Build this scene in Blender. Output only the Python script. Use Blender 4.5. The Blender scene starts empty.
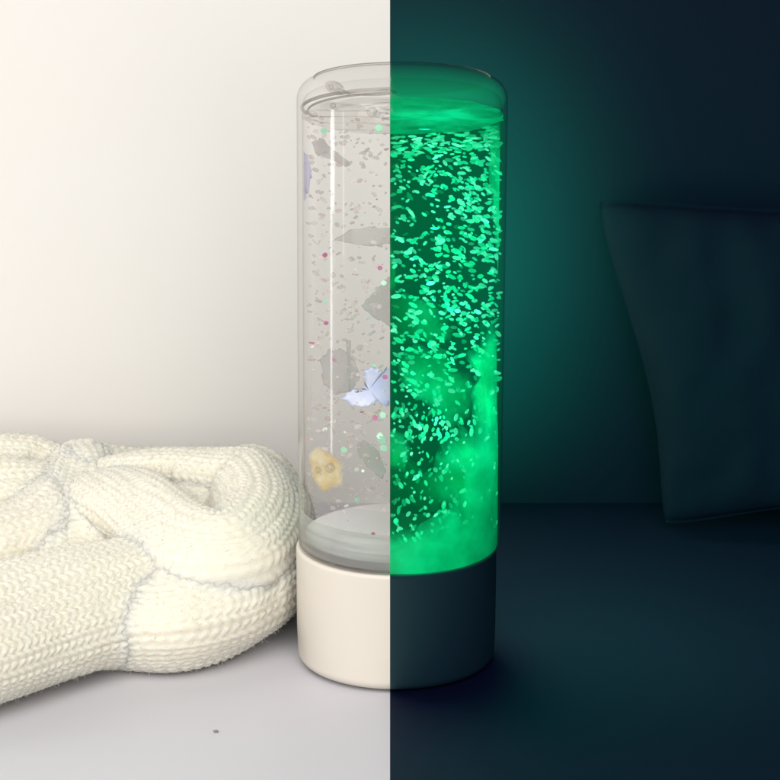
import bpy, bmesh, math, random
import numpy as np
from mathutils import Vector, Matrix, noise as mnoise

# ------------------------------------------------------------------ scale
S = 0.0425                     # lamp radius in metres; lengths below are in lamp radii
CAM_H, CAM_D, PITCH, FPX = 11.350, 29.987, 0.27760, 3188.8
H_TOP, H_BASE, H_LIQ, WALL_Y = 5.887, 1.235, 5.575, 5.08
sc = bpy.context.scene
col = sc.collection

# ------------------------------------------------------------------ camera
cam_d = bpy.data.cameras.new('camera'); cam = bpy.data.objects.new('camera', cam_d); col.objects.link(cam)
cam_d.sensor_width = 36; cam_d.lens = 36*FPX/780
cam_d.clip_start = 0.01; cam_d.clip_end = 100
cam.location = (0, -CAM_D*S, CAM_H*S)
cam.rotation_euler = (math.pi/2-PITCH, 0, 0)
sc.camera = cam

# ------------------------------------------------------------------ world, exposure
w = bpy.data.worlds.new('World'); sc.world = w; w.use_nodes = True
w.node_tree.nodes['Background'].inputs[0].default_value = (0, 0, 0, 1)
w.node_tree.nodes['Background'].inputs[1].default_value = 0
vs = sc.view_settings
vs.view_transform = 'Standard'; vs.look = 'None'; vs.exposure = 0; vs.gamma = 1
cy = sc.cycles
cy.max_bounces = 24; cy.diffuse_bounces = 2; cy.glossy_bounces = 3; cy.transmission_bounces = 10
cy.transparent_max_bounces = 48; cy.volume_bounces = 0
cy.caustics_reflective = False; cy.caustics_refractive = False

# the picture joins a day view (left) and a night view (right): each group of lamps lights its own half
DAY = bpy.data.collections.new('day_side'); NIGHT = bpy.data.collections.new('night_side')
GLOW = bpy.data.collections.new('lit_inside')
OPAQUE_NIGHT = bpy.data.collections.new('night_solids')

def aim(o, loc, tgt):
    loc = Vector(loc)*S; tgt = Vector(tgt)*S
    o.location = loc
    o.rotation_euler = (tgt-loc).to_track_quat('-Z', 'Y').to_euler()

def area(name, loc, tgt, sx, sy, L, color, recv):
    d = bpy.data.lights.new(name, 'AREA'); d.shape = 'RECTANGLE'
    d.size = sx*S; d.size_y = sy*S; d.color = color
    d.energy = L*math.pi*sx*sy*S*S
    o = bpy.data.objects.new(name, d); col.objects.link(o); aim(o, loc, tgt)
    o.light_linking.receiver_collection = recv
    return o

# daylight from a big window, upper left in front, with a soft room fill
area('window_light', (-17, -24, 12), (-1.5, 1, 1.0), 14, 14, 2.3, (1, .98, .94), DAY)
area('ceiling_fill', (-4, -15, 24), (-3, 0, 0), 24, 20, 3.4, (1, .985, .97), DAY)
area('room_fill', (0, -42, 19), (-1, 0, 2), 32, 22, 3.6, (1, .98, .945), DAY)
area('tall_window', (-19, -3.7, 5), (0, 0, 3.0), 1.6, 9, 9, (1, .99, .97), DAY)
area('tall_window', (-7, -1.5, 2.3), (0, 0, 3.0), .34, 4.4, 7, (1, .99, .97), DAY)  # added strip close to the tube, for a vertical highlight
area('tall_window', (-17, -8, 4), (0, 0, 3), .6, 12, 3.5, (1, .99, .97), DAY)
area('low_fill', (-9, -27, 4.5), (-3, 0, .5), 12, 7, 1.6, (1, .97, .91), DAY)
area('side_fill', (9, -24, 5), (-2, 0, .8), 12, 12, 2.1, (1, .97, .92), DAY)
# the dark room: a faint blue light, and the glow that leaves the lamp
area('night_fill', (2.5, -26, 18), (3, 2, 1), 16, 16, 1.7, (.42, .42, .98), NIGHT)

area('night_front_fill', (3, -34, 8), (3, 0, 2), 20, 16, .35, (.3, .62, .85), NIGHT)

def bulb(name, z, energy, color, recv, blockers=None, kind='POINT', rad=.45, y=0.0, x=0.5, cone=150, yaw=0.0):
    d = bpy.data.lights.new(name, kind); d.color = color; d.energy = energy*S*S
    d.shadow_soft_size = rad*S
    o = bpy.data.objects.new(name, d); col.objects.link(o); o.location = (x*S, y*S, z*S)
    if kind == 'SPOT':
        d.spot_size = math.radians(cone); d.spot_blend = 1
        o.rotation_euler = (math.radians(90), 0, yaw)
    o.light_linking.receiver_collection = recv
    if blockers: o.light_linking.blocker_collection = blockers
    return o
TEAL = (.02, 1, .47)
for z, e in ((1.6, 1300), (3.3, 1080), (4.3, 580)):
    bulb('tube_glow', z, e, TEAL, NIGHT, OPAQUE_NIGHT, 'SPOT', cone=52, x=.3, rad=.9)
    bulb('tube_glow', z, 16, TEAL, NIGHT, OPAQUE_NIGHT)
bulb('tube_glow', 3.0, 50, TEAL, NIGHT, OPAQUE_NIGHT, rad=.6, y=.9)
area('tube_glow', (1.14, .2, 3.1), (8, .2, 2.6), 1.7, 3.6, 1.5, TEAL, NIGHT)  # added panel lamp beside the tube, for more green on the floor
LED = (.15, 1, .80)
for z in (1.45, 2.5, 3.6, 4.5, 5.0):
    bulb('led_glow', z, 7 if z < 2 else 28, LED, GLOW, OPAQUE_NIGHT, rad=.3, x=.45)
for z, y, e in ((1.6, -3.4, 1500), (3.2, -3.2, 1500), (4.8, -3.2, 1600)):  # added fill lamps in front of the tube, to brighten film and glitter
    bulb('led_glow', z, e, LED, GLOW, OPAQUE_NIGHT, rad=.5, x=.9, y=y)

# ------------------------------------------------------------------ helpers
def cam_ray(px, py):
    c, s = math.cos(PITCH), math.sin(PITCH)
    a = (px-390)/FPX; b = -(py-390)/FPX
    d = Vector((a, c + b*s, -s + b*c))
    return Vector((0, -CAM_D, CAM_H)), d
def at_z(px, py, z):
    o, d = cam_ray(px, py); t = (z-o.z)/d.z; return o+d*t
def at_y(px, py, y):
    o, d = cam_ray(px, py); t = (y-o.y)/d.y; return o+d*t

def mesh_obj(name, verts, faces, mat, parent=None, smooth=True, side=None, uv=None):
    me = bpy.data.meshes.new(name)
    v = np.asarray(verts, dtype=np.float64)*S
    me.from_pydata(v.tolist() if len(v) < 5000 else v, [], faces if not isinstance(faces, np.ndarray) else faces.tolist())
    me.update()
    if smooth: me.shade_smooth()
    o = bpy.data.objects.new(name, me); col.objects.link(o)
    if mat: me.materials.append(mat)
    if parent: o.parent = parent; o.matrix_parent_inverse = parent.matrix_world.inverted()
    if side:
        for s_ in (side if isinstance(side, (list, tuple)) else [side]): s_.objects.link(o)
    return o

def bm_obj(name, bm, mat, parent=None, smooth=True, side=None):
    bmesh.ops.scale(bm, vec=(S, S, S), verts=bm.verts)
    bmesh.ops.recalc_face_normals(bm, faces=bm.faces)
    me = bpy.data.meshes.new(name); bm.to_mesh(me); bm.free()
    if smooth:
        me.shade_smooth()
    o = bpy.data.objects.new(name, me); col.objects.link(o)
    if mat: me.materials.append(mat)
    if parent: o.parent = parent; o.matrix_parent_inverse = parent.matrix_world.inverted()
    if side:
        for s_ in (side if isinstance(side, (list, tuple)) else [side]): s_.objects.link(o)
    return o

def halve(bm, keep, cap=False):
    """keep the day half (x<0) or the night half (x>0) of a mesh"""
    b = bm.copy()
    r = bmesh.ops.bisect_plane(b, geom=b.verts[:]+b.edges[:]+b.faces[:], dist=1e-6, plane_co=(0, 0, 0), plane_no=(1, 0, 0),
                               clear_outer=(keep == 'day'), clear_inner=(keep == 'night'))
    if cap:
        eds = [e for e in r['geom_cut'] if isinstance(e, bmesh.types.BMEdge) and e.is_boundary]
        bmesh.ops.holes_fill(b, edges=eds, sides=0)
    return b

def lathe(profile, cx, seg=160, close=False):
    """profile: (r,z) list, cx: function z -> axis x"""
    bm = bmesh.new(); rings = []
    for r, z in profile:
        if r < 1e-6:
            rings.append([bm.verts.new((cx(z), 0, z))])
        else:
            rings.append([bm.verts.new((cx(z)+r*math.cos(2*math.pi*k/seg), r*math.sin(2*math.pi*k/seg), z)) for k in range(seg)])
    pairs = list(zip(rings, rings[1:]))
    if close: pairs.append((rings[-1], rings[0]))
    for a, b in pairs:
        for k in range(seg):
            k2 = (k+1) % seg
            if len(a) == 1 and len(b) == 1: continue
            if len(a) == 1: bm.faces.new((a[0], b[k], b[k2]))
            elif len(b) == 1: bm.faces.new((a[k], b[0], a[k2]))
            else: bm.faces.new((a[k], b[k], b[k2], a[k2]))
    return bm

def arc(cx, cz, r, a0, a1, n=8):
    return [(cx+r*math.cos(math.radians(a0+(a1-a0)*i/n)), cz+r*math.sin(math.radians(a0+(a1-a0)*i/n))) for i in range(n+1)]

# ------------------------------------------------------------------ materials
def mat(name):
    m = bpy.data.materials.new(name); m.use_nodes = True
    nt = m.node_tree; nt.nodes.clear()
    out = nt.nodes.new('ShaderNodeOutputMaterial')
    return m, nt, out
def N(nt, t, **k):
    n = nt.nodes.new(t)
    for a, b in k.items():
        if a in n.inputs: n.inputs[a].default_value = b
        else: setattr(n, a, b)
    return n
def ramp(nt, stops):
    r = nt.nodes.new('ShaderNodeValToRGB'); e = r.color_ramp.elements
    while len(e) < len(stops): e.new(.5)
    for i, (p, c) in enumerate(stops): e[i].position = p; e[i].color = (*c, 1)
    return r
def principled(name, c1, c2=None, rough=.6, nscale=8, bump=0, bscale=200, spec=.4, sheen=0, dist=.0005, sss=0):
    m, nt, out = mat(name)
    p = N(nt, 'ShaderNodeBsdfPrincipled'); p.inputs['Roughness'].default_value = rough
    p.inputs['Specular IOR Level'].default_value = spec
    p.inputs['Sheen Weight'].default_value = sheen
    if sss:
        p.inputs['Subsurface Weight'].default_value = sss
        p.inputs['Subsurface Radius'].default_value = (1, .75, .45); p.inputs['Subsurface Scale'].default_value = .007
    tc = N(nt, 'ShaderNodeTexCoord')
    n = N(nt, 'ShaderNodeTexNoise'); n.inputs['Scale'].default_value = nscale; n.inputs['Detail'].default_value = 5
    nt.links.new(tc.outputs['Object'], n.inputs['Vector'])
    r = ramp(nt, [(.3, c1), (.7, c2 or c1)])
    nt.links.new(n.outputs['Fac'], r.inputs['Fac']); nt.links.new(r.outputs['Color'], p.inputs['Base Color'])
    if bump:
        n2 = N(nt, 'ShaderNodeTexNoise'); n2.inputs['Scale'].default_value = bscale; n2.inputs['Detail'].default_value = 6
        nt.links.new(tc.outputs['Object'], n2.inputs['Vector'])
        b = N(nt, 'ShaderNodeBump'); b.inputs['Strength'].default_value = bump; b.inputs['Distance'].default_value = dist
        nt.links.new(n2.outputs['Fac'], b.inputs['Height']); nt.links.new(b.outputs['Normal'], p.inputs['Normal'])
    nt.links.new(p.outputs[0], out.inputs['Surface'])
    return m

M = {}
M['wall_day'] = principled('cream_wall_paint', (.80, .762, .725), (.80, .778, .752), .7, 3.5, .15, 60)
M['table_day'] = principled('pale_lilac_table', (.625, .615, .65), (.66, .65, .685), .45, 6, .08, 150, .3)
M['wall_night'] = principled('dim_wall_paint', (.042, .058, .094), (.045, .061, .099), .8, 3, 0, spec=.1)  # darkness of the night view put into the wall colour
M['table_night'] = principled('dim_table', (.038, .056, .112), (.042, .061, .12), .7, 5, 0, spec=.1)  # table colour carries the night darkness
M['base_day'] = principled('cream_plastic', (.735, .675, .59), (.765, .71, .63), .38, 14, .1, 500, .4)
M['base_night'] = principled('dim_plastic', (.062, .155, .135), (.066, .162, .142), .5, 10, 0, spec=.2)  # night darkness and green cast put into the base colour
M['membrane'] = principled('matt_membrane', (.60, .58, .57), (.63, .61, .60), .9)
M['plate_dark'] = principled('grey_crumb', (.22, .21, .21), (.3, .28, .27), .9)
M['plate'] = principled('pale_lilac_plate', (.88, .85, .835), (.90, .875, .86), .4, 20)
M['pillow'] = principled('dim_cotton', (.040, .058, .090), (.044, .062, .096), .9, 30, .4, 900, .1)  # pillow colour darkened to stand in for the unlit room
M['knit'] = principled('cream_yarn', (.85, .80, .66), (.88, .84, .72), .95, 400, .5, 1300, .05, .3, .0006, sss=.4)

def thin_glass(name, tint, edge, ior=1.45, rough=0.06, gl=1.0):
    """thin clear wall: see-through, darker where it is seen edge-on, with a Fresnel reflection"""
    m, nt, out = mat(name)
    lw = N(nt, 'ShaderNodeLayerWeight'); lw.inputs['Blend'].default_value = .5
    r = ramp(nt, [(0.0, tint), (.5, tint), (.80, tuple(.8*a+.2*b for a, b in zip(tint, edge))), (1.0, edge)])
    nt.links.new(lw.outputs['Facing'], r.inputs['Fac'])
    tr = N(nt, 'ShaderNodeBsdfTransparent'); nt.links.new(r.outputs['Color'], tr.inputs['Color'])
    g = N(nt, 'ShaderNodeBsdfGlossy'); g.inputs['Roughness'].default_value = rough; g.inputs['Color'].default_value = (gl, gl, gl, 1)
    f = N(nt, 'ShaderNodeFresnel'); f.inputs['IOR'].default_value = ior
    mx = N(nt, 'ShaderNodeMixShader')
    ge = N(nt, 'ShaderNodeNewGeometry')                 # the gel matches the acrylic: its inner side does not reflect
    mm = N(nt, 'ShaderNodeMath', operation='SUBTRACT'); mm.inputs[0].default_value = 1; nt.links.new(ge.outputs['Backfacing'], mm.inputs[1])
    m4 = N(nt, 'ShaderNodeMath', operation='MULTIPLY'); nt.links.new(mm.outputs[0], m4.inputs[0]); nt.links.new(f.outputs[0], m4.inputs[1])
    nt.links.new(m4.outputs[0], mx.inputs[0]); nt.links.new(tr.outputs[0], mx.inputs[1]); nt.links.new(g.outputs[0], mx.inputs[2])
    nt.links.new(mx.outputs[0], out.inputs['Surface'])
    return m
M['glass'] = thin_glass('clear_acrylic', (.993, .99, .988), (.26, .245, .235))
M['glass_inner'] = thin_glass('clear_acrylic_inside', (.996, .994, .993), (.80, .78, .765), 1.0)
M['glass_line'] = thin_glass('clear_acrylic_edge', (.70, .68, .67), (.45, .43, .42), 1.4)
M['liner'] = thin_glass('lilac_liner', (.93, .92, .95), (.82, .80, .83), 1.05)
M['floor_band'] = thin_glass('smoky_acrylic', (.76, .745, .735), (.5, .48, .47), 1.2)
M['glass_night'] = thin_glass('green_lit_acrylic', (.97, .99, .98), (.55, .75, .6), 1.1)  # green cast of the lamp's light put into the tint

def vol_mat(name, absorb=None, dens=0, emit=None, estr=0, scatter=0):
    m, nt, out = mat(name)
    tr = N(nt, 'ShaderNodeBsdfTransparent'); nt.links.new(tr.outputs[0], out.inputs['Surface'])
    last = None
    if absorb:
        a = N(nt, 'ShaderNodeVolumeAbsorption'); a.inputs['Color'].default_value = (*absorb, 1); a.inputs['Density'].default_value = dens/S
        last = a
    if emit:
        e = N(nt, 'ShaderNodeEmission'); e.inputs['Color'].default_value = (*emit, 1); e.inputs['Strength'].default_value = estr/S
        if last:
            ad = N(nt, 'ShaderNodeAddShader'); nt.links.new(last.outputs[0], ad.inputs[0]); nt.links.new(e.outputs[0], ad.inputs[1]); last = ad
        else: last = e
    nt.links.new(last.outputs[0], out.inputs['Volume'])
    return m
M['liquid_day'] = vol_mat('clear_gel', (.66, .62, .62), .025)
M['floor_day'] = vol_mat('thick_acrylic', (.56, .55, .56), .7)
M['liquid_night'] = vol_mat('glowing_gel', (.25, .55, .42), 1.7, (.0, 1, .36), .095)
M['floor_night'] = vol_mat('glowing_acrylic', (.2, .7, .5), 1.5, (.0, 1, .40), .35)
M['cap_night'] = vol_mat('glowing_cap', (.4, .75, .6), .5, (.01, 1, .40), .17)

def sheet_mat(name,  c, trans=.5, rough=.4, tp=0.0, c2=None, gloss=0.0, span=(.35, .65), fade=None):
    m, nt, out = mat(name)
    d = N(nt, 'ShaderNodeBsdfDiffuse'); t = N(nt, 'ShaderNodeBsdfTranslucent')
    tc = N(nt, 'ShaderNodeTexCoord')
    n = N(nt, 'ShaderNodeTexNoise'); n.inputs['Scale'].default_value = 90; n.inputs['Detail'].default_value = 4
    nt.links.new(tc.outputs['Object'], n.inputs['Vector'])
    r = ramp(nt, [(span[0], c), (span[1], c2 or c)])
    nt.links.new(n.outputs['Fac'], r.inputs['Fac'])
    nt.links.new(r.outputs[0], d.inputs['Color']); nt.links.new(r.outputs[0], t.inputs['Color'])
    mx = N(nt, 'ShaderNodeMixShader', ); mx.inputs[0].default_value = trans
    nt.links.new(d.outputs[0], mx.inputs[1]); nt.links.new(t.outputs[0], mx.inputs[2])
    last = mx
    if gloss:
        g = N(nt, 'ShaderNodeBsdfGlossy'); g.inputs['Roughness'].default_value = rough
        m2 = N(nt, 'ShaderNodeMixShader'); m2.inputs[0].default_value = gloss
        nt.links.new(last.outputs[0], m2.inputs[1]); nt.links.new(g.outputs[0], m2.inputs[2]); last = m2
    if tp:
        tr = N(nt, 'ShaderNodeBsdfTransparent')
        m3 = N(nt, 'ShaderNodeMixShader'); m3.inputs[0].default_value = tp
        nt.links.new(last.outputs[0], m3.inputs[1]); nt.links.new(tr.outputs[0], m3.inputs[2]); last = m3
    if fade:                                       # thins out towards its rim, unevenly
        at = N(nt, 'ShaderNodeAttribute', attribute_name='rim')
        n2 = N(nt, 'ShaderNodeTexNoise'); n2.inputs['Scale'].default_value = 55; n2.inputs['Detail'].default_value = 6; n2.inputs['Distortion'].default_value = 1.5
        nt.links.new(tc.outputs['Object'], n2.inputs['Vector'])
        ma = N(nt, 'ShaderNodeMath', operation='MULTIPLY_ADD'); ma.inputs[1].default_value = fade[2]
        nt.links.new(n2.outputs['Fac'], ma.inputs[0]); nt.links.new(at.outputs['Fac'], ma.inputs[2])
        mr = N(nt, 'ShaderNodeMapRange', interpolation_type='SMOOTHSTEP')
        mr.inputs['From Min'].default_value = fade[0]; mr.inputs['From Max'].default_value = fade[1]
        mr.inputs['To Max'].default_value = .97
        nt.links.new(ma.outputs[0], mr.inputs['Value'])
        tr = N(nt, 'ShaderNodeBsdfTransparent'); m5 = N(nt, 'ShaderNodeMixShader')
        nt.links.new(mr.outputs['Result'], m5.inputs[0]); nt.links.new(last.outputs[0], m5.inputs[1]); nt.links.new(tr.outputs[0], m5.inputs[2]); last = m5
    nt.links.new(last.outputs[0], out.inputs['Surface'])
    return m
def refraction_bands():  # refracted pale and grey bands of the thick floor, put into the colour
    m, nt, out = mat('thick_cloudy_acrylic')
    tc = N(nt, 'ShaderNodeTexCoord'); mp = N(nt, 'ShaderNodeMapping'); mp.inputs['Scale'].default_value = (14, 14, 330)
    n = N(nt, 'ShaderNodeTexNoise'); n.inputs['Scale'].default_value = 1; n.inputs['Detail'].default_value = 4
    nt.links.new(tc.outputs['Object'], mp.inputs['Vector']); nt.links.new(mp.outputs[0], n.inputs['Vector'])
    c = ramp(nt, [(.35, (.40, .385, .375)), (.62, (.78, .765, .755))]); nt.links.new(n.outputs['Fac'], c.inputs['Fac'])
    d = N(nt, 'ShaderNodeBsdfDiffuse'); nt.links.new(c.outputs[0], d.inputs['Color'])
    t = N(nt, 'ShaderNodeBsdfTranslucent'); nt.links.new(c.outputs[0], t.inputs['Color'])
    a = N(nt, 'ShaderNodeMixShader'); nt.links.new(d.outputs[0], a.inputs[1]); nt.links.new(t.outputs[0], a.inputs[2])
    tr = N(nt, 'ShaderNodeBsdfTransparent'); tr.inputs['Color'].default_value = (.86, .85, .84, 1)
    f = N(nt, 'ShaderNodeMapRange'); f.inputs['From Min'].default_value = .3; f.inputs['From Max'].default_value = .7
    f.inputs['To Min'].default_value = .25; f.inputs['To Max'].default_value = .60
    nt.links.new(n.outputs['Fac'], f.inputs['Value'])
    b = N(nt, 'ShaderNodeMixShader'); nt.links.new(f.outputs[0], b.inputs[0]); nt.links.new(a.outputs[0], b.inputs[1]); nt.links.new(tr.outputs[0], b.inputs[2])
    nt.links.new(b.outputs[0], out.inputs['Surface'])
    return m
M['milky'] = refraction_bands()
M['film_grey'] = sheet_mat('grey_film', (.54, .50, .49), .5, tp=.5, c2=(.62, .58, .565), gloss=.05)
M['film_pale'] = sheet_mat('pale_film', (.55, .53, .52), .5, tp=.6)
M['film_blue'] = sheet_mat('iridescent_blue_film', (.50, .58, 1.0), .3, tp=.08, c2=(.84, .88, 1.0), gloss=.15)
M['film_lilac'] = sheet_mat('lilac_film', (.66, .62, .82), .4, tp=.3)
M['film_yellow'] = sheet_mat('yellow_film', (.80, .58, .22), .5, tp=.5, c2=(.95, .84, .52), gloss=.03, span=(.45, .55), fade=(1.1, 1.45, .8))
M['bubble'] = thin_glass('bubble_skin', (.9, .89, .88), (.25, .24, .23), 1.4)
M['fl_grey'] = sheet_mat('grey_glitter', (.74, .65, .63), .4, tp=.6, gloss=.1)
M['fl_tan'] = sheet_mat('tan_glitter', (.74, .60, .55), .4, tp=.6, gloss=.1)
M['fl_blush'] = sheet_mat('blush_glitter', (.82, .66, .68), .4, tp=.4, gloss=.1)
M['fl_pink'] = sheet_mat('pink_glitter', (.75, .22, .45), .4, gloss=.1, tp=.2)
M['fl_green'] = sheet_mat('mint_glitter', (.45, .95, .65), .3, gloss=.2)
M['fl_white'] = sheet_mat('white_glitter', (.95, .95, .93), .3, gloss=.3, tp=.3)
M['fl_lit'] = sheet_mat('lit_glitter', (.10, .80, .62), .45, tp=.05, gloss=.12)  # green of the light put into the glitter colour
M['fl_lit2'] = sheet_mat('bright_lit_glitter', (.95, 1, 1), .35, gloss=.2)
M['sheet_lit'] = sheet_mat('lit_film', (.005, .62, .38), .5, tp=.03, c2=(.02, .86, .57), gloss=.03, fade=(.85, 1.65, .95))  # lit copy of the film, green light in its colour
M['surface_lit'] = sheet_mat('lit_gel_top', (.01, .42, .26), .6, c2=(.02, .75, .48), tp=.1, span=(.38, .62))  # green light and bright streaks put into the colour
M['meniscus_day'] = thin_glass('gel_edge', (.86, .85, .84), (.45, .43, .42), 1.35)

# ------------------------------------------------------------------ setting
def struct(o, label, cat, group=None):
    o['kind'] = 'structure'; o['label'] = label; o['category'] = cat
    return o
def quad(name, pts, m, side):
    return mesh_obj(name, pts, [(0, 1, 2, 3)], m, smooth=False, side=side)
FW, FH, FF = 30, 22, -26
struct(quad('wall', [(-FW, WALL_Y, 0), (0, WALL_Y, 0), (0, WALL_Y, FH), (-FW, WALL_Y, FH)], M['wall_day'], DAY),
       'plain cream wall in bright daylight behind the scarf', 'wall')
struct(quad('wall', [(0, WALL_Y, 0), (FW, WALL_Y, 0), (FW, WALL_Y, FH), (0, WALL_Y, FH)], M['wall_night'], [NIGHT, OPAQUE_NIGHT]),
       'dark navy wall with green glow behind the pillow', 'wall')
struct(quad('table_top', [(-FW, FF, 0), (0, FF, 0), (0, WALL_Y, 0), (-FW, WALL_Y, 0)], M['table_day'], DAY),
       'pale lilac white table top in daylight under the scarf', 'table top')
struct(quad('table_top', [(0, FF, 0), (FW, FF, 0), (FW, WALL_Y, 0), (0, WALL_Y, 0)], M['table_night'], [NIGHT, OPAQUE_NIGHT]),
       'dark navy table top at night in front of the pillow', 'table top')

# ------------------------------------------------------------------ the glitter lamp
lamp = bpy.data.objects.new('glitter_lamp', None); col.objects.link(lamp)
lamp.location = (.065*S, 0, 0); lamp.empty_display_size = S
lamp['label'] = 'tall clear glitter lamp on cream base, left half unlit in daylight, right half glowing green'
lamp['category'] = 'lamp'
bpy.context.view_layer.update()

def both(name, bm, md, mn, labels=None, cap=False, sd=DAY, sn=NIGHT):
    a = bm_obj(name, halve(bm, 'day', cap), md, lamp, side=sd) if md else None
    b = bm_obj(name, halve(bm, 'night', cap), mn, lamp, side=sn) if mn else None
    bm.free()
    if labels:
        if a: a['label'] = labels[0]
        if b: b['label'] = labels[1]
    return a, b

bx = lambda z: .062                                    # base axis
gx = lambda z: .095+.022*(z-H_BASE)/(H_TOP-H_BASE)      # tube axis
prof = [(0, .012)] + [(.80, .012)] + arc(.875, .13, .105, -90, 0, 8) + [(.99, .4), (.992, .8), (.992, H_BASE-.06)] + \
       arc(.957, H_BASE-.045, .035, 0, 90, 5) + [(0, H_BASE-.008)]
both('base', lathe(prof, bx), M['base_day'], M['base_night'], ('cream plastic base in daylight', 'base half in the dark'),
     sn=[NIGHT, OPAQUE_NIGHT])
# clear outer tube with rounded shoulder
tube = [(.988, H_BASE+.002), (1.0, H_BASE+.05), (1.004, 2.2), (1.006, 4.0), (1.008, H_TOP-.26)] + arc(.808, H_TOP-.20, .20, 0, 90, 12) + [(.5, H_TOP+.004), (0, H_TOP+.006)]
both('tube', lathe(tube, gx, 200), M['glass'], M['glass_night'], ('clear acrylic wall', 'acrylic wall lit green'))
inn = [(.94, H_BASE+.1), (.945, H_BASE+.3), (.952, 3), (.956, H_LIQ-.02)]
both('inner_wall', lathe(inn, gx, 200), M['glass_inner'], None)
# thick cap: inner ceiling and rim lines
capin = [(.955, H_LIQ-.02), (.955, H_LIQ+.06)] + arc(.86, H_LIQ+.07, .09, 0, 90, 6) + [(.5, H_LIQ+.17), (0, H_LIQ+.175)]
both('cap_ceiling', lathe(capin, gx, 200), M['glass_inner'], M['glass_night'])
def ring(r, z, t, tz=None):
    tz = tz or t
    return [(r+t*math.cos(a*math.pi/4), z+tz*math.sin(a*math.pi/4)) for a in range(8)]
for r, z, t in ((.955, H_LIQ+.035, .018), (.90, H_LIQ+.005, .012)):
    rb = lathe(ring(r, z, t), gx, 160, True)
    bmesh.ops.bisect_plane(rb, geom=rb.verts[:]+rb.edges[:]+rb.faces[:], dist=1e-6, plane_co=(0, -.3, 0), plane_no=(0, 1, 0), clear_inner=True)
    both('rim_line', rb, M['glass_line'], None)
rimb = lathe(ring(.845, H_TOP+.006, .007), gx, 160, True)
bmesh.ops.bisect_plane(rimb, geom=rimb.verts[:]+rimb.edges[:]+rimb.faces[:], dist=1e-6, plane_co=(0, 0, 0), plane_no=(0, 1, 0), clear_inner=True)
both('rim_line', rimb, M['glass_line'], M['glass_line'])
for r, z, t in ((.975, H_BASE+.10, .014), (.96, H_BASE+.06, .010), (.985, H_BASE+.03, .014), (.90, H_BASE+.09, .010)):
    rb = lathe(ring(r, z, t), gx, 160, True)
    bmesh.ops.bisect_plane(rb, geom=rb.verts[:]+rb.edges[:]+rb.faces[:], dist=1e-6, plane_co=(0, .1, 0), plane_no=(0, 1, 0), clear_outer=True)
    both('floor_line', rb, M['glass_line'], None)
fb = lathe([(.975, H_BASE), (.988, H_BASE+.03), (.990, H_BASE+.10), (.988, H_BASE+.18), (.986, H_BASE+.26), (.984, H_BASE+.34), (.982, H_BASE+.40)], gx, 160)
bmesh.ops.bisect_plane(fb, geom=fb.verts[:]+fb.edges[:]+fb.faces[:], dist=1e-6, plane_co=(0, 0.15, 0), plane_no=(0, 1, 0), clear_outer=True)
both('floor_band', fb, M['milky'], None)
# thick clear floor of the tube
flo = [(0, H_BASE+.005), (.985, H_BASE+.005), (.99, H_BASE+.03), (.985, H_BASE+.09), (0, H_BASE+.09)]
fl = lathe([(.946, H_BASE+.1), (.948, 1.5), (.95, 1.86)], gx, 160)
bmesh.ops.bisect_plane(fl, geom=fl.verts[:]+fl.edges[:]+fl.faces[:], dist=1e-6, plane_co=(0, 0.1, 0), plane_no=(0, 1, 0), clear_outer=True)
both('liner', fl, M['liner'], None)  # added sheet, stands in for the lilac refraction low in the tube
both('tube_floor', lathe(flo, gx, 128), M['floor_day'], None, ('grey thick acrylic floor', ''), True)
liq = [(0, H_BASE+.10), (.94, H_BASE+.10), (.95, H_LIQ-.02), (0, H_LIQ-.02)]
both('gel', lathe(liq, gx, 128), M['liquid_day'], None, ('colourless gel', ''), True)
both('gel', lathe([(0, H_BASE-.004), (.990, H_BASE-.004), (.996, H_BASE+.08), (1.0, H_LIQ-.02), (0, H_LIQ-.02)], gx, 128), None, M['liquid_night'], ('', 'gel glowing green'), True)
capv = [(0, H_LIQ+.01), (.95, H_LIQ+.01), (.985, H_LIQ+.1)] + arc(.80, H_TOP-.20, .19, 0, 90, 8) + [(0, H_TOP-.004)]
both('cap_haze', lathe(capv, gx, 128), None, M['cap_night'], None, True)
# added opaque divider, unseen edge-on, keeps green light off the day half
pz = [(H_BASE+.003), (H_TOP-.01)]
mb = bmesh.new()
out_ = [(-.985, pz[0]), (-.99, H_TOP-.24), (-.93, H_TOP-.09), (-.8, pz[1]), (.8, pz[1]), (.93, H_TOP-.09), (.99, H_TOP-.24), (.985, pz[0])]
mb.faces.new([mb.verts.new((0, y_, z_)) for y_, z_ in out_])
o_ = bm_obj('membrane', mb, M['membrane'], lamp, smooth=False, side=DAY)
# top of the gel
def disc(r, z, amp, seed, n=40, seg=128):
    bm = bmesh.new(); rings = [[bm.verts.new((gx(z), 0, z))]]
    for i in range(1, n+1):
        rr = r*i/n
        rings.append([bm.verts.new((gx(z)+rr*math.cos(2*math.pi*k/seg), rr*math.sin(2*math.pi*k/seg),
            z+amp*mnoise.noise(Vector((rr*math.cos(2*math.pi*k/seg)*2+seed, rr*math.sin(2*math.pi*k/seg)*5, seed))))) for k in range(seg)])
    for a, b in zip(rings, rings[1:]):
        for k in range(seg):
            k2 = (k+1) % seg
            if len(a) == 1: bm.faces.new((a[0], b[k], b[k2]))
            else: bm.faces.new((a[k], b[k], b[k2], a[k2]))
    return bm
both('gel_surface', disc(.965, H_LIQ-.04, .03, 3.1), M['meniscus_day'], M['surface_lit'],
     ('clear gel surface', 'bright green gel surface'), sn=GLOW)
0 and both('gel_collar', lathe([(.95, H_LIQ-.022), (.952, H_LIQ+.0)], gx, 160), None, M['surface_lit'], sn=GLOW)

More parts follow.
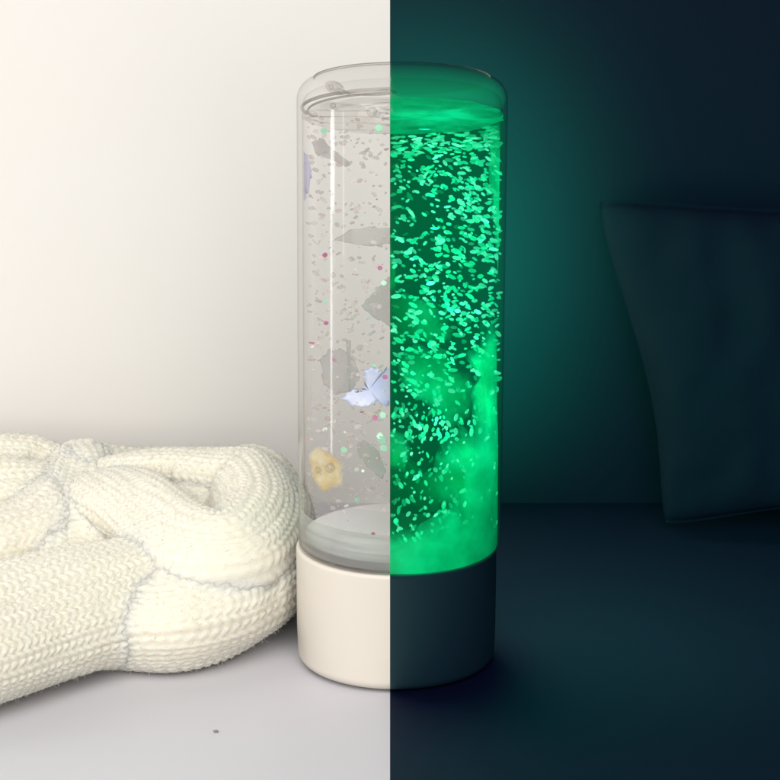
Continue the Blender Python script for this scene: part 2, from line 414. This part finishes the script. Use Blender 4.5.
# sheet of lit film pressed against the front of the tube, low down and up the right side
def wrap(name, m):
    V, F = [], []; na, nz = 90, 24
    for i in range(na+1):
        a = math.radians(-118+150*i/na)
        rx = math.cos(a)
        t = min(1, max(0, (rx-.62)/.22)); t = t*t*(3-2*t)
        zt = 1.78+.12*math.sin(a*5)+.06*mnoise.noise(Vector((a*6, 0, 3)))+t*(1.55+.25*mnoise.noise(Vector((a*9, 1, 3))))
        for j in range(nz+1):
            z = H_BASE+.003+(zt-H_BASE)*j/nz
            rr = .966+.010*mnoise.noise(Vector((a*3, z*1.7, 5)))-.05*(j/nz)**3
            V.append((gx(z)+rr*math.cos(a), rr*math.sin(a), z))
    for i in range(na):
        for j in range(nz):
            k = i*(nz+1)+j; F.append((k, k+nz+1, k+nz+2, k+1))
    bm = bmesh.new(); rl = bm.verts.layers.float.new('rim'); vv = [bm.verts.new(v) for v in V]
    for k, q_ in enumerate(vv): q_[rl] = ((k % (nz+1))/nz)**1.2
    for f in F: bm.faces.new([vv[k] for k in f])
    b = halve(bm, 'night'); bm.free()
    o = bm_obj(name, b, m, lamp, side=GLOW); o['label'] = 'green lit film along the bottom of the tube'
wrap('lit_film_piece', M['sheet_lit'])
both('floor_plate', lathe([(0, H_BASE+.105), (.935, H_BASE+.105)], gx, 128), M['plate'], None)  # added pale disc, to brighten the tube floor

# film pieces floating in the gel: outline in picture terms placed at a real depth inside the tube
def film(name, pts, y, m, side, bend=.12, label=None, jag=0.0, seed=0, thick=.012, lean=0.0):
    """a curved thin plastic piece with its own thickness; pts are outline points, y its depth inside the tube"""
    rnd = random.Random(seed)
    P = []
    n = len(pts)
    for i in range(n):                                  # resample with slight irregularity
        a, b = pts[i], pts[(i+1) % n]
        for k in range(5):
            t = k/5
            P.append((a[0]+(b[0]-a[0])*t + rnd.uniform(-jag, jag), a[1]+(b[1]-a[1])*t + rnd.uniform(-jag, jag)))
    W = [at_y(px, py, y) for px, py in P]
    cx_ = sum(p.x for p in W)/len(W); cz_ = sum(p.z for p in W)/len(W)
    bm = bmesh.new(); rl = bm.verts.layers.float.new('rim')
    RN = 7
    fr = []; bk = []
    for s_ in (0, 1):
        rings = [[bm.verts.new((cx_, y+s_*thick, cz_))]]
        for i in range(1, RN+1):
            t = i/RN; rings.append([bm.verts.new((cx_+(p.x-cx_)*t, y+s_*thick, cz_+(p.z-cz_)*t)) for p in W])
            for q_ in rings[-1]: q_[rl] = t
        for a, b in zip(rings, rings[1:]):
            for k in range(len(W)):
                k2 = (k+1) % len(W)
                if len(a) == 1: bm.faces.new((a[0], b[k], b[k2]))
                else: bm.faces.new((a[k], b[k], b[k2], a[k2]))
        (fr if s_ == 0 else bk).extend(rings[-1])
    for k in range(len(W)):
        k2 = (k+1) % len(W); bm.faces.new((fr[k], fr[k2], bk[k2], bk[k]))
    for v in bm.verts:
        dx, dz = v.co.x-cx_, v.co.z-cz_
        v.co.y += bend*mnoise.noise(Vector((dx*1.5+seed, dz*1.5, seed*.7)))*2 + dx*dx*bend + lean*dz
        # stay inside the tube
        v.co.z = min(max(v.co.z, H_BASE+.02), H_LIQ-.05)
        rx = max(-.94, min(.94, v.co.x-gx(v.co.z))); v.co.x = gx(v.co.z)+rx; rr = math.hypot(rx, v.co.y)
        if rr > .941: v.co.y *= math.sqrt(max(.941**2-rx*rx, 0))/max(abs(v.co.y), 1e-6)
    b = halve(bm, 'day' if side is DAY else 'night'); bm.free()
    o = bm_obj(name, b, m, lamp, side=side)
    if label: o['label'] = label
    return o
film('film_piece', [(312, 140), (322, 136), (334, 148), (350, 160), (346, 164), (328, 156), (316, 152)], -.3, M['film_grey'], DAY, label='grey wedge of film near the top', jag=.8, seed=1)
film('film_piece', [(334, 239), (350, 228), (370, 225), (392, 226), (394, 240), (372, 243), (352, 241)], -.4, M['film_grey'], DAY, label='grey leaf shaped film', jag=.5, seed=2)
film('film_piece', [(362, 304), (375, 292), (384, 282), (394, 276), (394, 332), (384, 322), (374, 318)], .1, M['film_pale'], DAY, label='pale grey film', jag=1, seed=3)
film('film_piece', [(320, 362), (328, 350), (342, 348), (354, 358), (360, 374), (352, 388), (336, 392), (324, 384)], 0, M['film_pale'], DAY, label='round pale grey film', jag=1.2, seed=4)
film('film_piece', [(340, 396), (352, 388), (358, 390), (366, 384), (362, 372), (372, 366), (382, 370), (393, 364), (394, 396), (386, 404), (378, 398), (368, 404), (352, 403)], -.5, M['film_blue'], DAY, label='shiny periwinkle blue film', jag=1.6, seed=5, bend=.1)
film('film_piece', [(357, 440), (364, 437), (378, 452), (386, 474), (382, 482), (370, 470), (358, 452)], -.4, M['film_grey'], DAY, label='narrow grey strip of film', jag=.8, seed=6)
film('film_piece', [(308, 456), (318, 446), (328, 452), (336, 458), (345, 462), (343, 486), (334, 488), (322, 490), (312, 478)], -.3, M['film_yellow'], DAY, label='yellow torn film at the tube edge', jag=.9, seed=7, bend=.08)
film('film_piece', [(297, 158), (308, 155), (312, 172), (309, 190), (304, 205), (297, 206)], -.3, M['film_lilac'], DAY, label='lilac film at the tube edge', jag=1, seed=8)
film('film_piece', [(348, 396), (346, 340), (351, 340), (352, 396)], -.3, M['film_pale'], DAY, jag=.6, seed=9)
# lit film sheets on the night side
sheets = [
 ([(388, 300), (402, 293), (418, 300), (438, 304), (450, 322), (452, 340), (430, 346), (412, 340), (400, 348), (388, 340)], .45),
 ([(398, 352), (416, 345), (432, 352), (446, 350), (456, 372), (470, 378), (480, 398), (470, 424), (452, 436), (430, 412), (414, 398), (400, 380)], .2),
 ([(462, 350), (478, 340), (492, 322), (499, 340), (501, 420), (498, 452), (478, 430), (470, 400), (480, 372)], -.45),
 ([(440, 440), (462, 420), (484, 436), (500, 440), (500, 520), (470, 520), (440, 500), (432, 470)], -.2),
 ([(388, 425), (404, 435), (412, 452), (404, 470), (388, 462)], .2),
 ([(388, 236), (394, 250), (396, 290), (388, 296)], .5),
 ([(486, 110), (502, 120), (505, 200), (500, 300), (494, 250), (490, 180)], .3),
 ([(388, 440), (420, 470), (440, 470), (470, 500), (430, 515), (388, 505)], .55),
]
for i, (pts, y) in enumerate(sheets):
    film('lit_film_piece', pts, y, M['sheet_lit'], GLOW, jag=1.6, seed=20+i, bend=.22, label='green lit sheet of film')

# bubble under the cap
def blob(c, r, m, name, side, stretch=(1, 1, 1), rot=0, seg=24):
    bm = bmesh.new(); bmesh.ops.create_uvsphere(bm, u_segments=seg, v_segments=seg//2, radius=r)
    bmesh.ops.scale(bm, vec=stretch, verts=bm.verts)
    bmesh.ops.rotate(bm, matrix=Matrix.Rotation(rot, 3, 'Y'), verts=bm.verts)
    bmesh.ops.translate(bm, vec=c, verts=bm.verts)
    return bm_obj(name, bm, m, lamp, side=side)
p = at_y(335, 88, -.45); blob(p, .07, M['bubble'], 'bubble', DAY, (1.4, 1, .85), .5)
p = at_y(331, 87, -.52); blob(p, .028, M['bubble'], 'bubble', DAY)
p = at_y(342, 92, -.46); blob(p, .055, M['bubble'], 'bubble', DAY, (1.5, .8, .5), .35)
p = at_y(370, 92, -.3); blob(p, .16, M['bubble'], 'bubble', DAY, (1.6, .8, .18))
for px, py, r in ((333, 106, .03), (372, 112, .05), (377, 114, .035), (315, 115, .025), (333, 275, .025), (330, 468, .05), (360, 348, .03), (318, 470, .035)):
    p = at_y(px, py, -.6); blob(p, r, M['bubble'], 'bubble', DAY, seg=16)

# glitter flakes
rnd = random.Random(11)
def flake_geo(c, r, el, rot, normal_tilt, n=7):
    """small thick irregular flake; returns verts, faces"""
    vs_ = []; ph = rnd.uniform(0, 6.28)
    R_ = Matrix.Rotation(normal_tilt[0], 3, 'X') @ Matrix.Rotation(normal_tilt[1], 3, 'Z') @ Matrix.Rotation(rot, 3, 'Y')
    for s_ in (-.004, .004):
        for k in range(n):
            a = ph+2*math.pi*k/n
            q = R_ @ Vector((r*el*math.cos(a)*rnd.uniform(.9, 1.1), s_, r*math.sin(a)*rnd.uniform(.9, 1.1)))
            w_ = c+q; w_.x = min(w_.x, -.002) if c.x < 0 else max(w_.x, .002); vs_.append(w_)
    fs = [tuple(range(n)), tuple(range(2*n-1, n-1, -1))] + [(k, n+k, n+(k+1) % n, (k+1) % n) for k in range(n)]
    return vs_, fs
def scatter(count, xr, zr, night):
    out = []
    while len(out) < count:
        z = rnd.uniform(*zr)
        u = rnd.uniform(*xr)
        rmax = .955 if night else .90
        rx = u-gx(z)
        if abs(rx) > rmax: continue
        ym = math.sqrt(rmax*rmax-rx*rx)
        y = -ym + (2*ym)*rnd.random()**(1.9 if night else 1.4)
        out.append(Vector((u, y, z)))
    return out
def build_flakes(items, name, side, ntop, label=None):
    """items: (size, verts, faces, material); the ntop largest as parts, the rest as one stuff part"""
    items.sort(key=lambda t: -t[0])
    for s_, v, f, m in items[:ntop]:
        mesh_obj(name, v, f, m, lamp, side=side, smooth=False)
    V, F, mi, mats = [], [], [], []
    for s_, v, f, m in items[ntop:]:
        b = len(V); V += v; F += [tuple(i+b for i in q) for q in f]
        if m not in mats: mats.append(m)
        mi += [mats.index(m)]*len(f)
    if V:
        o = mesh_obj(name, V, F, None, lamp, side=side, smooth=False)
        for m in mats: o.data.materials.append(m)
        o.data.polygons.foreach_set('material_index', mi)
        o['kind'] = 'stuff'
items = []
for c in scatter(520, (-.82, -.03), (H_BASE+.40, H_LIQ-.12), False):
    t = rnd.random()
    m = M['fl_grey'] if t < .42 else M['fl_tan'] if t < .74 else M['fl_blush'] if t < .93 else M['fl_pink'] if t < .94 else M['fl_green'] if t < .945 else M['fl_white']
    r = .008+.017*rnd.random()**1.3
    v, f = flake_geo(c, r, rnd.uniform(1.0, 2.0), rnd.uniform(-.5, .5), (rnd.uniform(-1, 1), rnd.uniform(-.9, .9)))
    items.append((r, v, f, m))
for px, py, mm, r in ((379, 128, 'fl_green', .035), (324, 131, 'fl_green', .03), (325, 255, 'fl_pink', .024), (380, 268, 'fl_pink', .022), (385, 377, 'fl_pink', .024),
    (375, 418, 'fl_pink', .026), (382, 440, 'fl_green', .045), (380, 436, 'fl_green', .03), (384, 448, 'fl_green', .035), (384, 283, 'fl_green', .025), (344, 450, 'fl_green', .03),
    (326, 323, 'fl_pink', .022), (383, 415, 'fl_green', .03), (357, 500, 'fl_green', .02), (373, 534, 'fl_pink', .018)):
    v, f = flake_geo(at_y(px, py, -.55 if px < 330 else -.75), r, 1.1, 0, (rnd.uniform(-.4, .4), rnd.uniform(-.4, .4)), 9)
    items.append((r+1, v, f, M[mm]))
build_flakes(items, 'glitter_flake', DAY, 99)
items = []
def wdens(c):
    # more glitter above the middle of the tube than below
    z = c.z
    return 1.0 if z > 3.0 else .85 if z > 2.4 else .6
for c in scatter(2100, (.02, 1.06), (H_BASE+.25, H_LIQ-.12), True):
    if rnd.random() > wdens(c)*min(1, 0.85+.9*mnoise.noise(c*1.9)): continue
    m = M['fl_lit2'] if rnd.random() < .42 else M['fl_lit']
    r = .009+.014*rnd.random()**1.3
    low = c.z < 2.9
    rot = (rnd.uniform(.8, 1.5) if rnd.random() < .5 else rnd.uniform(-1.5, -.6)) if low else rnd.gauss(.25, .5)
    v, f = flake_geo(c, r, rnd.uniform(1.2, 2.5), rot, (rnd.uniform(-.9, .9), rnd.uniform(-.7, .7)))
    items.append((r*(1 if c.y < 0 else .5), v, f, m))
for c in scatter(150, (.02, 1.04), (H_LIQ-.30, H_LIQ-.06), True):     # glitter gathered under the surface
    r = rnd.uniform(.008, .015)
    v, f = flake_geo(c, r, rnd.uniform(1.8, 4.5), rnd.gauss(0, .15), (rnd.uniform(-.5, .5), rnd.uniform(-.3, .3)))
    items.append((r*.9, v, f, M['fl_lit2'] if rnd.random() < .5 else M['fl_lit']))
build_flakes(items, 'lit_glitter_flake', GLOW, 99)

# ------------------------------------------------------------------ knitted scarf
WALE, ROW = .132, .098
def knit_height(u, v):
    """u: stitch columns, v: rows -> height 0..1 of V shaped yarn loops"""
    fu = u-np.floor(u)
    s = np.abs(fu-.5)*2                      # 0 centre of a V, 1 between columns
    ph = (v + s*.85)
    strand = np.abs(np.cos(np.pi*ph))**.7
    prof = np.clip(np.sin(np.pi*np.clip(s*.94+.03, 0, 1)), 0, 1)**.55
    return prof*(.35+.65*strand)
def catmull(P, n):
    P = np.asarray(P, float); m = len(P)
    t = np.linspace(0, m-1, n); i = np.clip(t.astype(int), 0, m-2); f = (t-i)[:, None]
    p0 = P[np.clip(i-1, 0, m-1)]; p1 = P[i]; p2 = P[i+1]; p3 = P[np.clip(i+2, 0, m-1)]
    return .5*((2*p1)+(-p0+p2)*f+(2*p0-5*p1+4*p2-p3)*f**2+(-p0+3*p1-3*p2+p3)*f**3)
FOLDS = []
def fold(st, seed=0, amp=.041, soft=.30):
    """one thick fold of knitting. st: (px, py, z, half width, half height[, roll])"""
    P = []
    for s_ in st:
        p = at_z(s_[0], s_[1], s_[2]); P.append((p.x, p.y, p.z, s_[3], s_[4], s_[5] if len(s_) > 5 else 0))
    C = catmull(P, 900)
    d = np.r_[0, np.cumsum(np.linalg.norm(np.diff(C[:, :3], axis=0), axis=1))]
    L = d[-1]; rows = max(4, round(L/ROW)); ns = rows*8+1
    q = np.linspace(0, L, ns)
    C = np.stack([np.interp(q, d, C[:, k]) for k in range(6)], 1)
    T = np.gradient(C[:, :3], axis=0); T /= np.linalg.norm(T, axis=1)[:, None]
    Nn = np.cross(T, np.array([0, 0, 1.0])); Nn /= np.linalg.norm(Nn, axis=1)[:, None]
    B = np.cross(Nn, T)
    cr, sr = np.cos(C[:, 5])[:, None], np.sin(C[:, 5])[:, None]
    N2 = Nn*cr+B*sr; B2 = B*cr-Nn*sr
    circ = 2*math.pi*np.sqrt((C[:, 3].mean()**2+C[:, 4].mean()**2)/2)
    wales = max(6, round(circ/WALE)); nu = wales*8
    phi = np.arange(nu)/nu*2*math.pi
    e = np.minimum(q, L-q)/.42; en = np.sqrt(np.clip(1-(1-np.clip(e, 0, 1))**2, .0004, 1))
    R1 = (C[:, 3]*en)[:, None]; R2 = (C[:, 4]*en)[:, None]
    cp, sp = np.cos(phi)[None, :], np.sin(phi)[None, :]
    X = np.sign(cp)*np.where(sp > 0, np.abs(cp)**.86, np.abs(cp)**.64)*R1; Y = np.sign(sp)*np.abs(sp)**.86*R2
    nx = cp/np.maximum(R1, .05); ny = sp/np.maximum(R2, .05); nl = np.sqrt(nx**2+ny**2); nx /= nl; ny /= nl
    rs = np.random.RandomState(seed)
    wob = np.zeros((ns, nu))
    for k in range(7):
        fu = rs.randint(1, 5); fv = rs.uniform(.5, 3.5)/1.6; a = rs.uniform(0, 6.28)
        wob += np.sin(fu*phi[None, :]+fv*q[:, None]+a)*.019*rs.uniform(.4, 1.3)
    X = X+nx*wob; Y = Y+ny*wob
    base = C[:, None, :3]+X[..., None]*N2[:, None, :]+Y[..., None]*B2[:, None, :]
    nrm = nx[..., None]*N2[:, None, :]+ny[..., None]*B2[:, None, :]
    # stitches keep their length where the fold bends: rows follow the surface half way
    seg = np.linalg.norm(np.diff(base, axis=0), axis=2); cum = np.vstack([np.zeros((1, nu)), np.cumsum(seg, axis=0)])
    Vv = .5*(q[:, None]/L*rows)+.5*cum/ROW
    U = (np.arange(nu)/nu*wales)[None, :]
    jit = np.zeros((ns, nu))
    for k in range(5):
        jit += np.sin(rs.randint(3, 14)*phi[None, :]+rs.uniform(-6, 6)*q[:, None]+rs.uniform(0, 6))*.07
    h = knit_height(U+jit*.6, Vv+jit)
    puff = 1+.18*np.sin(U*2*math.pi*.37+q[:, None]*2.1+seed)*np.sin(q[:, None]*3.3+seed)
    FOLDS.append(dict(base=base, nrm=nrm, disp=amp*h*puff+rs.randn(ns, nu)*.0010, soft=soft,
                      C=C[::24, :3], T=T[::24], N=N2[::24], B=B2[::24], R1=R1[::24, 0], R2=R2[::24, 0]))
def knit_mesh():
    SV, SF, SO = [], [], 0
    for i, f in enumerate(FOLDS):
        ns, nu = f['disp'].shape
        V = f['base'].reshape(-1, 3); Nr = f['nrm'].reshape(-1, 3)
        lo, hi = V.min(0)-.6, V.max(0)+.6
        push = np.zeros(len(V)); side = np.ones(len(V))
        for j, g in enumerate(FOLDS):
            if j == i: continue
            inb = np.all((g['C'] > lo-g['R1'].max()) & (g['C'] < hi+g['R1'].max()), axis=1)
            if not inb.any(): continue
            K = np.where(inb)[0]
            k_ = min(f['soft'], g['soft'])
            best = np.full(len(V), 1e9); arg = np.zeros(len(V), int)
            for c in K:
                dd = ((V-g['C'][c])**2).sum(1); m_ = dd < best; best[m_] = dd[m_]; arg[m_] = c
            w_ = V-g['C'][arg]
            a_ = (w_*g['N'][arg]).sum(1); b_ = (w_*g['B'][arg]).sum(1); t_ = (w_*g['T'][arg]).sum(1)
            rho = np.sqrt((a_/np.maximum(g['R1'][arg], .05))**2+(b_/np.maximum(g['R2'][arg], .05))**2)+1e-6
            ln = np.sqrt(a_**2+b_**2)+1e-6
            dist = (rho-1)*ln/rho
            dist = np.where(np.abs(t_) > .15, dist+np.abs(t_)-.15, dist)
            h = np.clip(1-np.abs(dist)/k_, 0, 1)
            push = np.maximum(push, k_/4*h*h)
        push = push.reshape(ns, nu)
        for _ in range(3):
            push[1:-1] = (push[:-2]+push[1:-1]*2+push[2:])/4
            push = (np.roll(push, 1, 1)+push*2+np.roll(push, -1, 1))/4
        W = f['base']+f['nrm']*(push+f['disp'])[..., None]
        W[..., 2] = np.where(W[..., 2] < .03, .03+(W[..., 2]-.03)*.04, W[..., 2])   # settles on the table
        W[..., 1] = np.minimum(W[..., 1], WALL_Y-.05)
        ii = np.arange(ns-1)[:, None]; jj = np.arange(nu)[None, :]; j2 = (jj+1) % nu
        F = np.stack([ii*nu+jj, ii*nu+j2, (ii+1)*nu+j2, (ii+1)*nu+jj], -1).reshape(-1, 4)
        SV.append(W.reshape(-1, 3)); SF.append(F+SO); SO += ns*nu
        # loose fibres standing off the yarn
        rs = np.random.RandomState(900+i); nf = ns*nu//9
        k = rs.randint(0, ns*nu, nf); p0 = W.reshape(-1, 3)[k]; n0 = f['nrm'].reshape(-1, 3)[k]
        d0 = n0*.6+rs.randn(nf, 3)*.55; d0 /= np.linalg.norm(d0, axis=1)[:, None]
        d1 = d0+rs.randn(nf, 3)*.5; d1 /= np.linalg.norm(d1, axis=1)[:, None]
        sd = np.cross(d0, rs.randn(nf, 3)); sd /= np.linalg.norm(sd, axis=1)[:, None]
        ln = (.015+.022*rs.rand(nf))[:, None]; wd = .0016
        m0 = p0+d0*ln; m1 = m0+d1*ln*.8
        q4 = np.stack([p0-sd*wd, p0+sd*wd, m0+sd*wd, m0-sd*wd, m1+sd*wd*.4, m1-sd*wd*.4], 1).reshape(-1, 3)
        q4[:, 2] = np.maximum(q4[:, 2], .004); q4[:, 1] = np.minimum(q4[:, 1], WALL_Y-.02)
        b_ = np.arange(nf)[:, None]*6
        Ff = np.concatenate([b_+np.array([0, 1, 2, 3]), b_+np.array([3, 2, 4, 5])])
        SV.append(q4); SF.append(Ff+SO); SO += nf*6
    return np.concatenate(SV), np.concatenate(SF)

# filling folds low down
fold([(-70, 585, .35, .9, .33), (60, 575, .35, .9, .33), (160, 560, .4, .8, .38), (240, 545, .4, .6, .38)], seed=1)
fold([(-70, 500, .5, .7, .5), (60, 500, .5, .7, .5), (160, 505, .5, .8, .5), (235, 510, .5, .7, .5)], seed=2)
# front roll
fold([(-140, 674, .52, .88, .52), (-60, 650, .52, .88, .52), (0, 631, .52, .86, .52), (50, 616, .53, .84, .51), (92, 603, .54, .78, .51), (136, 590, .57, .66, .47), (173, 578, .62, .50, .40), (208, 566, .66, .38, .34), (240, 556, .62, .30, .28)], seed=3)
# lower right band that turns up beside the lamp
fold([(0, 612, .28, .30, .22), (60, 620, .30, .34, .26), (115, 628, .33, .40, .31), (168, 625, .43, .50, .42), (218, 607, .46, .54, .45), (250, 577, .55, .52, .50), (261, 540, .72, .46, .52), (258, 505, .82, .38, .50), (236, 480, .85, .30, .4)], seed=4, soft=.62)
# loop lying on top with a hole through it
fold([(96, 493, .98, .30, .25), (122, 507, 1.03, .42, .33), (155, 522, 1.06, .42, .32, -.2), (192, 544, 1.06, .40, .33, -.25), (228, 550, 1.06, .40, .35, -.2), (257, 523, 1.1, .36, .37), (251, 489, 1.2, .31, .33, .3), (218, 477, 1.24, .27, .23, .3), (178, 475, 1.18, .34, .24, .2), (140, 480, 1.08, .40, .26, .1), (100, 486, .95, .3, .22)], seed=5, soft=.62)
# floor of the hole
fold([(160, 500, 1.0, .4, .25), (205, 507, 1.0, .42, .26), (240, 510, 1.0, .3, .25)], seed=15)
# folds at the back right beside the lamp
fold([(215, 485, .7, .3, .4), (255, 487, .7, .25, .4), (276, 510, .55, .24, .42), (280, 548, .40, .24, .36), (276, 590, .3, .22, .27)], seed=6)
# standing fold in the middle with upright ribs
fold([(92, 470, .90, .40, .25), (84, 492, .93, .46, .28), (78, 520, .82, .50, .30), (75, 552, .62, .54, .30), (72, 600, .35, .54, .3)], seed=7)
fold([(125, 495, .8, .36, .25), (122, 525, .64, .40, .28), (122, 560, .42, .42, .25), (120, 600, .3, .3, .25)], seed=8)
# left, back and middle rolls
fold([(-90, 462, 1.0, .4, .24), (-30, 462, 1.02, .4, .25), (20, 461, 1.03, .4, .25), (44, 463, 1.02, .36, .24), (62, 468, 1.0, .28, .22)], seed=9)
fold([(100, 500, .9, .2, .2), (88, 478, 1.0, .25, .2), (82, 463, 1.02, .28, .22), (100, 465, .98, .26, .18), (130, 472, .9, .25, .2), (170, 475, .9, .25, .2)], seed=13)
fold([(-90, 500, .90, .50, .33), (-30, 495, .93, .50, .33), (10, 490, .95, .48, .31), (42, 490, .93, .38, .26), (70, 498, .86, .26, .2)], seed=10)
fold([(-90, 560, .66, .52, .38), (-30, 553, .68, .52, .38), (5, 545, .71, .50, .37), (34, 533, .76, .46, .33), (56, 512, .84, .36, .27), (70, 490, .88, .26, .2)], seed=11)
KV, KF = knit_mesh()
scarf = mesh_obj('scarf', KV, KF, M['knit'], side=DAY)
scarf['label'] = 'chunky cream knitted scarf heaped in soft folds left of the lamp'
scarf['category'] = 'scarf'

crumb = bmesh.new(); bmesh.ops.create_icosphere(crumb, subdivisions=2, radius=.022)
cp_ = at_z(216, 731, .012)
for v in crumb.verts: v.co = Vector((v.co.x*(1.3+.5*mnoise.noise(v.co*60)), v.co.y*.9, v.co.z*.5))+cp_
crumb = bm_obj('crumb', crumb, M['plate_dark'], side=DAY)
crumb['label'] = 'tiny grey crumb on the pale table in front of the scarf'; crumb['category'] = 'crumb'

# ------------------------------------------------------------------ pillow in the dark
def pillow():
    n, m_ = 60, 60
    yb, yt = WALL_Y-1.0, WALL_Y-.40
    TL = at_y(590, 193, yt); TR = at_y(960, 205, yt)
    BL = at_z(659, 531, .04); BR = at_y(960, 500, BL.y)
    V, F = [], []
    cen = (TL+TR+BL+BR)/4
    nrm = (TR-TL).cross(BL-TL).normalized()
    if nrm.y > 0: nrm = -nrm
    for s_ in (1, -1):
        for i in range(n+1):
            for j in range(m_+1):
                u, v = i/n, j/m_
                a = TL.lerp(TR, u); b = BL.lerp(BR, u); p_ = a.lerp(b, v)
                eu, ev = 2*u-1, 2*v-1
                pin = .10
                p_ = p_ + (TR-TL)*(-eu)*pin*math.sin(math.pi*v**1.35)*abs(eu)**3*.52 + (cen-p_)*.05*(abs(eu)*abs(ev))**6 + (BL-TL)*(-ev)*.03*(1-eu*eu)*abs(ev)**3
                th = .42*((1-eu**4)*(1-ev**4))**.42
                wr = (.07*mnoise.noise(Vector((u*8, v*3, s_)))+.05*mnoise.noise(Vector((u*5+v*9, v*4-u*6, s_+4))))*min(1, th*3)
                p_ = p_ + nrm*s_*(th+wr+.012)
                p_.z = max(p_.z, .02)
                p_.y = min(p_.y, WALL_Y-.03)
                V.append(p_)
    off = (n+1)*(m_+1)
    for s_ in (0, 1):
        for i in range(n):
            for j in range(m_):
                a = s_*off+i*(m_+1)+j
                q = (a, a+m_+1, a+m_+2, a+1); F.append(q if s_ == 0 else q[::-1])
    rim = [(i*(m_+1)) for i in range(n+1)] + [n*(m_+1)+j for j in range(1, m_+1)] + [i*(m_+1)+m_ for i in range(n-1, -1, -1)] + [j for j in range(m_-1, 0, -1)]
    for k in range(len(rim)):
        a, b = rim[k], rim[(k+1) % len(rim)]; F.append((a, b, b+off, a+off))
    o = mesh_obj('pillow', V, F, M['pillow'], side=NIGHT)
    o['label'] = 'dark navy pillow leaning on the dark wall right of the lamp'
    o['category'] = 'pillow'
    return o
pillow()
